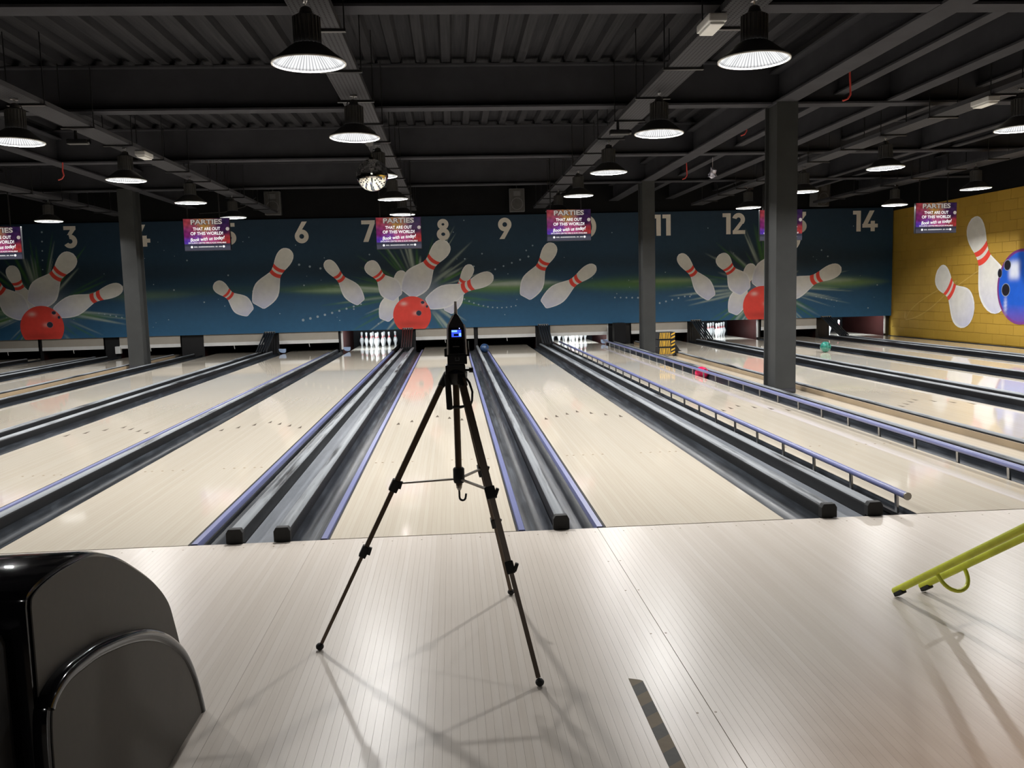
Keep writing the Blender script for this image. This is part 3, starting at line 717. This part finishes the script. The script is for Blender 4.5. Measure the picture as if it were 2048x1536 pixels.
# hazard striped guard beside the column
hz = empty('hazard_guard', (5.06, 12.42, 0), 'yellow and black striped guard standing beside the rear column', 'guard')
for i in range(3):
    z = .03+i*.155
    t_ = MB().box(-.20, .14, -.14, .14, z, z+.142).build('tier', 'hazard_black', hz, bevel=.006)
    for j in range(7):   # stripes of the front
        x = -.180+j*.034; lean = (.012 if j < 3 else -.012)
        MB().prism([(x,z+.01),(x+.017,z+.01),(x+.017+lean,z+.132),(x+lean,z+.132)], 'y', -.1435, -.1405).build('stripe', 'hazard_yellow', t_)
    for j in range(2):   # slanted stripes of the corner panel
        z2 = z+.004+j*.066
        MB().prism([(.058,z2),(.136,z2+.038),(.136,z2+.070),(.058,z2+.034)], 'y', -.1435, -.1405).build('stripe', 'hazard_yellow', t_)
MB().prism([(.14,.0),(.182,.0),(.182,.088),(.29,.088),(.24,.12),(.14,.27)], 'y', -.10, .06).build('side_wedge', 'satin_black', hz)

# ------------------------------------------------------------------ screens
tme_cache = {}
def text_mesh(txt, size, offset=0., shear=0., key=None):
    cu = bpy.data.curves.new('txt', 'FONT'); cu.body = txt; cu.size = size; cu.align_x = 'CENTER'; cu.align_y = 'CENTER'; cu.offset = offset; cu.shear = shear; cu.resolution_u = 3
    ob = bpy.data.objects.new('txt', cu); COL.objects.link(ob); dg = bpy.context.evaluated_depsgraph_get(); dg.update()
    me = bpy.data.meshes.new_from_object(ob.evaluated_get(dg)); bpy.data.objects.remove(ob); bpy.data.curves.remove(cu); return me
SWD, SHT = .875, .605
def scr_img():
    nu, nv = 60, 42; v, c = [], []
    for j in range(nv):
        for i in range(nu):
            u, q = i/(nu-1), j/(nv-1)
            pal = [((.05,.92),(190,70,80)),((.42,.92),(205,140,90)),((.9,.9),(45,30,80)),((.45,.72),(210,160,70)),((.9,.62),(60,30,80)),((.06,.5),(150,40,120)),((.5,.45),(235,110,170)),((.08,.25),(120,80,235)),((.55,.28),(240,100,175)),((.95,.33),(215,70,70)),((.85,.75),(70,35,90)),((.25,.62),(190,70,110)),((.3,.4),(160,90,210))]
            ws = np.array([1/(((u-a)*1.4)**2+(q-b)**2+.006)**1.6 for (a, b), _ in pal]); ws /= ws.sum()
            k = sum(w_*np.array(srgb(*cc)) for w_, (_, cc) in zip(ws, pal))
            k = k*(.75+.4*math.sin(u*37+q*11)*math.sin(q*29-u*13)*.6+.1)
            if q < .20: k = np.array(srgb(70,72,92)) if q > .125 else np.array(srgb(98,98,116))
            v.append(((u-.5)*SWD, 0, (q-.5)*SHT)); c.append(np.clip(k, 0, 1))
    f = [(j*nu+i, j*nu+i+1, (j+1)*nu+i+1, (j+1)*nu+i) for j in range(nv-1) for i in range(nu-1)]
    me = MB().add(v, f).mesh('display', 'screen', fix=False); setcol(me, np.array(c)); return me
disp = scr_img()
TX = [('PARTIES', .128, .0035, .235, 0, 'text_grey', 0), ('PARTIES', .128, .0095, .235, 0, 'text_dark', -.0006), ('THAT ARE OUT', .082, .0012, .105, 0, 'text_white', 0), ('OF THIS WORLD!', .082, .0018, .018, 0, 'text_white', 0),
      ('Book with us today!', .092, .002, -.085, .28, 'text_white', 0), ('EXCLUSIVE CENTRE HIRE IS ALSO AVAILABLE', .036, .0006, -.160, 0, 'text_white', 0)]
scr = empty('display_screen', (0,0,0))
MB().box(-SWD/2-.006, SWD/2+.006, .003, .06, -SHT/2-.006, SHT/2+.006).build('housing', 'tv_black', scr, bevel=.004)
dsp = link('display', disp, scr)
for txt, sz, off, z, sh, mt, dy in TX:
    me = text_mesh(txt, sz, off, sh); me.materials.clear(); me.materials.append(MATS[mt])
    xs = [v.co.x for v in me.vertices]; wmax = {'PARTIES': .60, 'THAT ARE OUT': .52, 'OF THIS WORLD!': .62, 'Book with us today!': .66}.get(txt, .72); k = wmax/(max(xs)-min(xs))
    for v in me.vertices: v.co.x *= k
    o = link('lettering', me, dsp, (0, -.0018-dy, z)); o.rotation_euler.x = math.pi/2
    if sh: o.rotation_euler.y = -.06
wm = MB()
for s_ in (-.30, .31): wm.prism([(s_+.022*math.cos(a*math.pi/8), -.235+.022*math.sin(a*math.pi/8)) for a in range(16)], 'y', -.002, -.001)
for i in range(25):
    x = -.255+i*.0215
    if i in (3, 18, 21): wm.box(x+.004, x+.008, -.002, -.001, -.245, -.240)
    else: wm.box(x, x+.004, -.002, -.001, -.246, -.224); wm.box(x+.010, x+.014, -.002, -.001, -.246, -.224); wm.box(x, x+.014, -.002, -.001, -.238, -.234)
wm.build('web_address_line', 'text_white', dsp)
ds = MB()
ds.prism([(.40+.035*math.cos(a*.5), .10+.035*math.sin(a*.5)) for a in range(12)], 'y', -.002, -.001)
ds.build('shuttle_picture', 'text_grey', dsp)
MB().tube([(-.36,.03,.30),(-.36,.03,1.585)], .012, 8).build('hanger_pole', 'satin_black', scr); MB().tube([(.25,.03,.30),(.25,.03,1.585)], .012, 8).build('hanger_pole', 'satin_black', scr)
for i, (x, z, nm) in enumerate(((-7.86,2.535,'leftmost, cut by the left edge of the photo'), (-3.95,2.62,'in front of mural number five'), (-.265,2.575,'between mural numbers seven and eight'), (3.10,2.66,'in front of mural number ten'), (7.42,2.575,'half hidden behind the near column'), (10.67,2.655,'in front of the yellow wall'))):
    o = scr if i == 0 else copy_tree(scr); o.location = (x, 12.4, z); o.rotation_euler.z = (-.02, -.03, -.02, 0, 0, .03)[i]
    tag(o, f'hanging party advert screen {nm}', 'screen', 'hanging party advert screens')

# ------------------------------------------------------------------ ceiling things
sp = empty('loudspeaker', (0,0,0))
MB().box(-.19, .19, -.16, .14, -.285, .285).build('cabinet', 'speaker_grey', sp, bevel=.015)
gr_ = MB().box(-.172, .172, -.168, -.160, -.265, .265).build('grille', 'lamp_body', sp)
wf = MB().lathe([(.13,.004),(.14,.006),(.15,.004),(.15,0),(.13,0),(.13,.004)], 28).build('woofer_ring', 'speaker_grey', sp, smooth=True); wf.location = (0,-.170,-.09); wf.rotation_euler.x = math.pi/2
hn = MB().box(-.09, .09, -.172, -.166, .10, .22).build('horn', 'speaker_grey', sp, bevel=.003)
MB().tube([(0,.02,.285),(0,.06,.34),(0,.16,.35)], .014, 8).build('bracket', 'steel', sp, smooth=True)
for i, (x, z, rz, nm) in enumerate(((-3.56,3.67,.08,'above mural number six, left of the mirror ball'), (2.43,3.64,-.05,'above mural number nine'), (10.19,3.63,.28,'right of the near column, above mural number fourteen'))):
    o = sp if i == 0 else copy_tree(sp); o.location = (x, 16.96, z); o.rotation_euler = (.06, 0, rz)
    tag(o, f'grey box loudspeaker on the black wall {nm}', 'loudspeaker', 'wall loudspeakers')
db = empty('mirror_ball', (-.237, 6.55, 2.90), 'mirror disco ball hanging in front of the third lamp', 'disco ball')
sb = MB().sphere((0,0,0), .204, 56, 32); dbm = sb.mesh('mirror_tiles', 'mirror')
for p_ in dbm.polygons: p_.use_smooth = False
link('mirror_tiles', dbm, db)
MB().lathe([(1e-4,.20),(.03,.20),(.03,.225),(1e-4,.225)], 16).build('top_cap', 'satin_black', db)
MB().tube([(0,0,.22),(0,0,.49)], .004, 6).build('chain', 'steel', db); MB().lathe([(1e-4,.44),(.04,.44),(.04,.50),(1e-4,.50)], 16).build('motor', 'satin_black', db)
pc = empty('stage_light', (-.215, 6.0, 3.27), 'small round black stage light above the mirror ball', 'stage light')
c_ = MB().lathe([(1e-4,-.10),(.06,-.10),(.075,.0),(.075,.06),(.066,.06),(.066,.045),(1e-4,.045)], 24).build('can', 'satin_black', pc, smooth=True); c_.rotation_euler.x = math.radians(68)
dm = MB().lathe([(1e-4,.053),(.009,.050),(.011,.045)], 10).mesh('led', 'box_white')
for j in range(13):
    rr_, a = (0, 0) if j == 0 else ((.025, j*math.pi/2) if j < 5 else (.05, j*math.pi/4)); link('led', dm, c_, (rr_*math.cos(a), rr_*math.sin(a), 0))
MB().tube([(-.08,0,0),(-.085,0,.06),(0,0,.13),(.085,0,.06),(.08,0,0)], .006, 6).build('yoke', 'satin_black', pc, smooth=True)
el = empty('emergency_light', (0,0,0)); MB().box(-.07, .07, -.17, .17, -.03, .03).build('case', 'box_white', el, bevel=.012); MB().box(-.055, .055, -.15, .15, -.05, -.03).build('diffuser', 'white', el, bevel=.008)
for i, (x, y, nm) in enumerate(((2.78,1.91,'beside the nearest lamp over lane nine'), (6.80,4.78,'near the right edge of the photo'), (-3.42,7.6,'above the left column lamp'))):
    o = el if i == 0 else copy_tree(el); o.location = (x, y, 3.365); tag(o, f'white emergency light box under a cable tray {nm}', 'emergency light', 'emergency lights')
# stage lights / cameras under trays
for x, y, nm in ((-3.62,5.9,'left'), (2.80,5.75,'right')):
    o = empty('ceiling_camera', (x, y, 3.38), f'small black camera under the {nm} cable tray', 'camera')
    MB().tube([(0,0,0),(0,0,-.10)], .018, 8).build('stem', 'satin_black', o); MB().box(-.10, .14, -.05, .05, -.16, -.10).build('case', 'satin_black', o, bevel=.015)
    MB().tube([(.14,0,-.13),(.16,0,-.13)], .03, 12).build('lens', 'gloss_black', o)
for x, y, z0, z1, nm in ((5.475,5.3,4.205,3.51,'right of the near column top'), (5.48,8.9,4.205,3.75,'beside the near column, further back'), (5.43,12.2,4.205,3.50,'near the middle column'), (-5.40,9.7,3.60,3.34,'at the far left')):
    tag(MB().tube([(x,y,z0),(x-.01,y,(z0+z1)/2),(x+.004,y,z1+.06),(x-.03,y,z1+.01),(x-.09,y,z1-.01)], .011, 8).build('red_cable', 'red_cord', smooth=True), f'red cable hanging from the roof {nm}', 'cable', 'red hanging cables')
# crumpled foil balloon
fb = empty('foil_ornament', (5.58, 11.0, 3.43), 'crumpled silvery foil ornament hanging below a roof joist', 'ornament')
r2 = np.random.RandomState(5); b = bmesh.new(); bmesh.ops.create_icosphere(b, subdivisions=2, radius=.07)
for v in b.verts: v.co *= r2.uniform(.45, 1.6); v.co.z *= 1.25
me = bpy.data.meshes.new('foil'); b.to_mesh(me); b.free(); me.materials.append(MATS['foil']); link('foil', me, fb)
MB().tube([(0,0,.06),(0,0,.30)], .003, 5).build('string', 'box_white', fb)
# hanging service brackets in the roof
for x, y, nm in ((.28,2.9,'left'), (2.35,2.95,'right')):
    o = empty('trapeze_hanger', (x, y, ZD), f'black trapeze hanger under the roof deck, {nm} of the two', 'hanger')
    for s_ in (-.16, .16): MB().tube([(s_,0,0),(s_,0,-.28)], .009, 6).build('rod', 'satin_black', o)
    MB().box(-.20, .20, -.02, .02, -.30, -.27).build('cross_channel', 'satin_black', o)
tag(MB().tube([(-4.0,17.15,3.85),(-4.3,17.15,3.62),(-4.8,17.15,3.50),(-5.4,17.15,3.48)], .008, 6).build('speaker_cable', 'lamp_body', smooth=True), 'thin dark cable drooping left of the left loudspeaker', 'cable')

# ------------------------------------------------------------------ tripod with sound meter
TA = Vector((.735, -1.50, 0))
tp = empty('tripod', TA, 'bronze and black tripod standing on the approach in front of lane eight', 'tripod')
def loc(v): return Vector(v)-TA
feet = [Vector((.176,-1.54,.0)), Vector((.991,-1.95,.0)), Vector((.954,-1.035,.0))]
for i, f in enumerate(feet):
    dr = (f-TA); dr.z = 0; dr.normalize(); top_ = TA+dr*.042+Vector((0,0,1.04))
    f2 = f+Vector((0,0,.012)); P = lambda t: loc(top_.lerp(f2, t))
    lg = MB().bar(P(0), P(.40), .027, .022).build('leg', 'tripod_bronze', tp, bevel=.003)
    MB().bar(P(.38), P(.645), .021, .017).build('middle_section', 'tripod_bronze', lg, bevel=.002)
    MB().bar(P(.63), P(.985), .0165, .013).build('lower_section', 'tripod_bronze', lg, bevel=.002)
    for t in (.395, .64):
        MB().bar(P(t-.018), P(t+.022), .038 if t < .5 else .031, .034 if t < .5 else .028).build('leg_clamp', 'rubber', lg, bevel=.004)
        q = P(t); MB().bar(q+Vector((.016,-.012,-.012)), q+Vector((.026,-.012,.016)), .012, .016).build('clamp_lever', 'rubber', lg, bevel=.002)
    MB().sphere(loc(f+Vector((0,0,.0145))), .0155, 14, 10, (1,1,.92)).build('foot', 'rubber', lg, smooth='all')
    MB().bar(Vector((0,0,.645))+dr*.012, P(.385)+Vector((0,0,-.004)), .012, .006).build('brace', 'brace_steel', tp)
    MB().bar(loc(top_+Vector((0,0,.02))-dr*.012), P(.03), .030, .026).build('leg_joint', 'satin_black', lg, bevel=.004)
MB().tube([(0,0,.62),(0,0,1.08)], .0128, 14).build('centre_column', 'tripod_bronze', tp, smooth=True)
MB().lathe([(1e-4,.63),(.019,.63),(.022,.64),(.022,.685),(.018,.69),(1e-4,.69)], 18).build('brace_collar', 'rubber', tp, smooth=True)
MB().tube([(0,0,.63),(0,0,.612),(.0,0,.60)], [.012,.012,.006], 10).build('hook_mount', 'brace_steel', tp)
MB().tube([(0,0,.605),(0,0,.575)]+[(.012-.012*math.cos(a), 0, .572-.013*math.sin(a)) for a in [i*math.pi/8 for i in range(1, 9)]]+[(.026,0,.585)], .0042, 8).build('hook', 'satin_black', tp, smooth=True)
MB().lathe([(1e-4,1.015),(.03,1.015),(.044,1.03),(.046,1.06),(.03,1.075),(1e-4,1.075)], 20).build('crown', 'satin_black', tp, smooth=True)
hd = MB().box(-.038, .038, -.03, .03, 1.05, 1.092).build('head', 'satin_black', tp, bevel=.006)
kn = MB().tube([(.036,0,1.068),(.055,0,1.068)], .005, 8).build('knob_shaft', 'satin_black', tp); MB().tube([(.052,0,1.068),(.068,0,1.068)], .0095, 12).build('knob', 'rubber', tp)
MB().tube([(-.036,-.035,1.055),(-.030,-.038,1.02),(-.026,-.04,.925),(-.026,-.04,.922)], [.008,.0115,.0125,.006], 12).build('pan_handle', 'rubber', tp, smooth=True)
MB().tube([(.035,-.01,1.045),(.052,-.012,1.02),(.062,-.012,.985),(.060,-.01,.95),(.05,-.008,.925)], .0045, 8).build('strap', 'black', tp, smooth=True)
MB().tube([(-.016,-.012,.928),(.016,-.014,.928),(.045,-.02,.934)], [.006,.006,.004], 8).build('column_crank', 'satin_black', tp, smooth=True)
sm_ = empty('sound_level_meter', TA+Vector((.008,-.006,1.092)), 'black sound level meter with blue display clamped on the tripod', 'sound meter')
sm_.rotation_euler = (-.06, 0, 0)
BP = [(-.036,0),(.036,0),(.036,.035),(.033,.135),(.030,.150),(.010,.186),(.0065,.192),(-.0065,.192),(-.010,.186),(-.030,.150),(-.033,.135),(-.036,.035)]
MB().prism(BP, 'y', -.016, .016).build('body', 'meter_dark', sm_, bevel=.004)
for s_ in (-1, 1):
    MB().tube([(s_*.0358,-.0155,.037),(s_*.0335,-.0155,.135),(s_*.0305,-.0155,.151)]+([(-.0105,-.0150,.187)] if s_ < 0 else []), .0030, 8).build('side_trim', 'meter_silver', sm_, smooth=True)
MB().box(-.026, .026, -.0175, -.0155, .100, .139).build('display_frame', 'gloss_black', sm_, bevel=.001)
d_ = MB().box(-.0185, .0185, -.0182, -.0172, .104, .131).build('display', 'lcd', sm_)
MB().box(-.018, .003, -.0187, -.0181, .123, .130).build('readout_bar', 'lcd_light', d_); MB().box(-.010, .008, -.0187, -.0181, .108, .116).build('readout_value', 'gloss_black', d_); MB().box(.010, .018, -.0187, -.0181, .107, .119).build('readout_side', 'lcd_light', d_)
MB().sphere((.012,-.0175,.1365), .0018, 8, 6).build('status_light', 'led_blue', sm_)
MB().box(-.027, .027, -.0178, -.0158, .040, .097).build('keypad', 'gloss_black', sm_, bevel=.001)
MB().box(-.015, .010, -.0182, -.0177, .066, .070).build('maker_plate', 'speaker_grey', sm_)
MB().box(-.0375, .0375, -.0195, .018, .0, .036).build('base_block', 'satin_black', sm_, bevel=.003)
pt_ = MB()
for a_, b__ in (((-.008,.014),(.008,.016)), ((-.008,.014),(-.006,.026)), ((.006,.014),(.008,.026)), ((-.008,.024),(-.003,.026)), ((.003,.024),(.008,.026))): pt_.box(a_[0], b__[0], -.0202, -.0194, a_[1], b__[1])
pt_.build('port_outline', 'steel', sm_)
MB().tube([(0,0,.19),(0,0,.215),(0,0,.222),(0,0,.240)], [.0065,.0062,.0052,.005], 14).build('microphone', 'meter_silver', sm_, smooth=True)
for s_ in (-1, 1): MB().box(s_*.042-.006, s_*.042+.006, -.014, .014, .030, .062).build('clamp_jaw', 'satin_black', sm_, bevel=.003)
MB().box(.044, .047, -.016, .010, .055, .088).build('clamp_plate', 'steel', sm_)

# ------------------------------------------------------------------ ball return, lower left
br_ = empty('ball_return', (-.40, -2.6, 0), 'glossy black ball return hood with grey side panels at lower left', 'ball return')
oy = 2.6
UP = [(-3.005,0),(-3.005,.735),(-2.99,.763),(-2.93,.776),(-2.826,.777),(-2.688,.761),(-2.538,.707),(-2.408,.636),(-2.262,.540),(-2.168,.452),(-2.123,.366),(-2.076,.254),(-2.03,.12),(-2.0,0)]
LO = [(-3.02,0),(-3.018,.44),(-3.008,.505),(-2.98,.537),(-2.913,.552),(-2.833,.548),(-2.733,.535),(-2.578,.498),(-2.438,.452),(-2.325,.400),(-2.224,.336),(-2.127,.253),(-2.058,.155),(-2.012,.06),(-1.99,0)]
def smooth_poly(P_, lo, hi, n=5):
    out = list(P_[:lo])
    for i in range(lo, hi):
        p0, p1, p2, p3 = [np.array(P_[min(max(q, lo), hi)]) for q in (i-1, i, i+1, i+2)]
        for k_ in range(n):
            t = k_/n; q = .5*((2*p1)+(p2-p0)*t+(2*p0-5*p1+4*p2-p3)*t*t+(3*p1-p0-3*p2+p3)*t**3); out.append((float(q[0]), float(q[1])))
    return out+[tuple(p) for p in P_[hi:]]
UP = smooth_poly(UP, 1, len(UP)-1); LO = smooth_poly(LO, 1, len(LO)-1)
sh = lambda P_, s=0: [(y+oy, z) for y, z in P_]
def inset(P_, d, dz):
    n_ = len(P_); out = []
    for i in range(n_):
        a, b, c = [np.array(P_[q % n_]) for q in (i-1, i, i+1)]
        t1 = (b-a)/max(np.linalg.norm(b-a), 1e-6); t2 = (c-b)/max(np.linalg.norm(c-b), 1e-6); t = t1+t2; t /= max(np.linalg.norm(t), 1e-6)
        q = b+np.array([t[1], -t[0]])*d; out.append((float(q[0])+oy, max(float(q[1]), .004)))
    keep = [out[0]]; ymax = out[-1][0]
    for p_ in out[1:-1]:
        if p_[1] > .006 and (len(keep) < 3 or p_[0] > keep[-1][0]+1e-4) and p_[0] < ymax: keep.append(p_)
    return keep+[(ymax, .004)]
MB().prism(sh(UP), 'x', -.23, .231).build('hood', 'gloss_black', br_, bevel=.022, smooth=True)
MB().prism(inset(UP, .014, .016), 'x', .2315, .2345).build('side_panel', 'panel_grey', br_)
MB().prism(sh(LO), 'x', .222, .256).build('fender', 'gloss_black', br_, bevel=.012, smooth=True)
MB().prism(inset(LO, .016, .022), 'x', .2565, .2595).build('fender_panel', 'panel_grey', br_)
MB().tube([(.247, y+oy, z-.008) for y, z in LO[8:]], .020, 12).build('fender_edge', 'gloss_black', br_, smooth=True)
MB().box(-.24, .20, -.75, -.42, .0, .70).build('rear_body', 'black', br_, bevel=.03)
MB().tube([(.12,-.62,.40),(.165,-.455,.475)], .026, 16).build('rack_rail_grip', 'dark_steel', br_, smooth=True)
MB().tube([(.160,-.475,.466),(.168,-.445,.480)], .0285, 16).build('grip_collar', 'dark_steel', br_, smooth=True)

# ------------------------------------------------------------------ yellow-green ball ramp, right edge
rp = empty('ball_ramp', (2.69, -1.25, 0), 'lime yellow tubular ball ramp resting on the approach at right edge', 'ball ramp')
R0 = Vector((2.69,-1.25,0)); dv = Vector((.2904,-.9569,.722))
f1, f2_ = Vector((2.618,-1.279,.021)), Vector((2.763,-1.235,.021))
for f in (f1, f2_):
    a = f-R0; rl = MB().tube([a, a+dv*1.0], .0155, 16).build('rail', 'lime', rp, smooth=True)
    u_ = dv.normalized(); dn = Vector((.2904,-.9569,0)).normalized().cross(Vector((.9569,.2904,0))).normalized(); nrm = Vector((-.2904*.585,.9569*.585,-.81)).normalized()*-1
    nd = Vector((u_.x*u_.z, u_.y*u_.z, -(u_.x**2+u_.y**2))).normalized()
    MB().bar(a+u_*-.002+nd*.013, a+u_*.052+nd*.013, .027, .022).build('rubber_foot', 'rubber', rl, bevel=.004)
a = f2_-R0; nd = Vector((u_.x*u_.z, u_.y*u_.z, -(u_.x**2+u_.y**2))).normalized()
for k_, nm_ in ((.215, 'loop'), (.75, 'cross_tie')):   # bent tie bars under the two rails
    c0, c1 = f1-R0+dv*k_, f2_-R0+dv*k_
    MB().tube([c0.lerp(c1, (1-math.cos(t))/2)+nd*(.095*math.sin(t)**.75) for t in [i*math.pi/16 for i in range(17)]], .0085, 10).build(nm_, 'lime', rp, smooth=True)
for f in (f1, f2_):   # rear support outside the picture
    a = f-R0+dv*.95; MB().tube([a, (a.x+.03, a.y-.05, .0)], .014, 12).build('support_leg', 'lime', rp, smooth=True)
# hazard tape strip and screws
tag(MB().prism([(1.305,-3.6),(1.352,-3.6),(1.352,-1.955),(1.342,-1.945),(1.306,-1.930)], 'z', .0002, .0012).build('hazard_tape', 'tape'), 'worn grey and brown hazard tape strip stuck to the approach floor', 'tape')
scm = MB().lathe([(1e-4,.0008),(.0045,.0008),(.0045,.0001)], 8).mesh('screw', 'wood_side')
for i, x in enumerate([-1.6+.163*j for j in range(36)]):
    tag(link('screw', scm, fl, (x, -.085, 0)), None)
for x in (1.475, 1.535):
    for y in (-.62, -1.05, -1.55, -2.2): link('screw', scm, fl, (x, y, 0))

for nm, x in (('left', -3.54), ('middle', -.205), ('right', 2.95)):  # dim copies of the pendant lamp added out of view as fill light
    o = copy_tree(lamp); o.location = (x, -7.3, ZL)
    for ch in o.children:
        if ch.type == 'LIGHT': ch.data = ch.data.copy(); ch.data.energy = 22; o.rotation_euler = (0,0,0)
    tag(o, f'added pendant fill lamp, unseen behind the approach, {nm} of three', 'lamp', 'added fill lamps behind the approach')
# warm lamp added behind the camera, out of view, to tint the floor
wl = empty('warm_tint_lamp', (3.0, -3.9, 3.2), 'added warm tint lamp, unseen behind the approach', 'lamp')
MB().lathe([(.05,.16),(.10,.15),(.11,0),(.105,0),(.095,.14),(.05,.15)], 24).build('can', 'lamp_body', wl, smooth=True)
L = bpy.data.lights.new('warm_spot', 'SPOT'); L.energy = 150; L.color = (1.0,.50,.22); L.spot_size = math.radians(75); L.spot_blend = .8; L.shadow_soft_size = .05
lo = bpy.data.objects.new('warm_spot', L); COL.objects.link(lo); lo.parent = wl; lo.location = (0,0,.08)
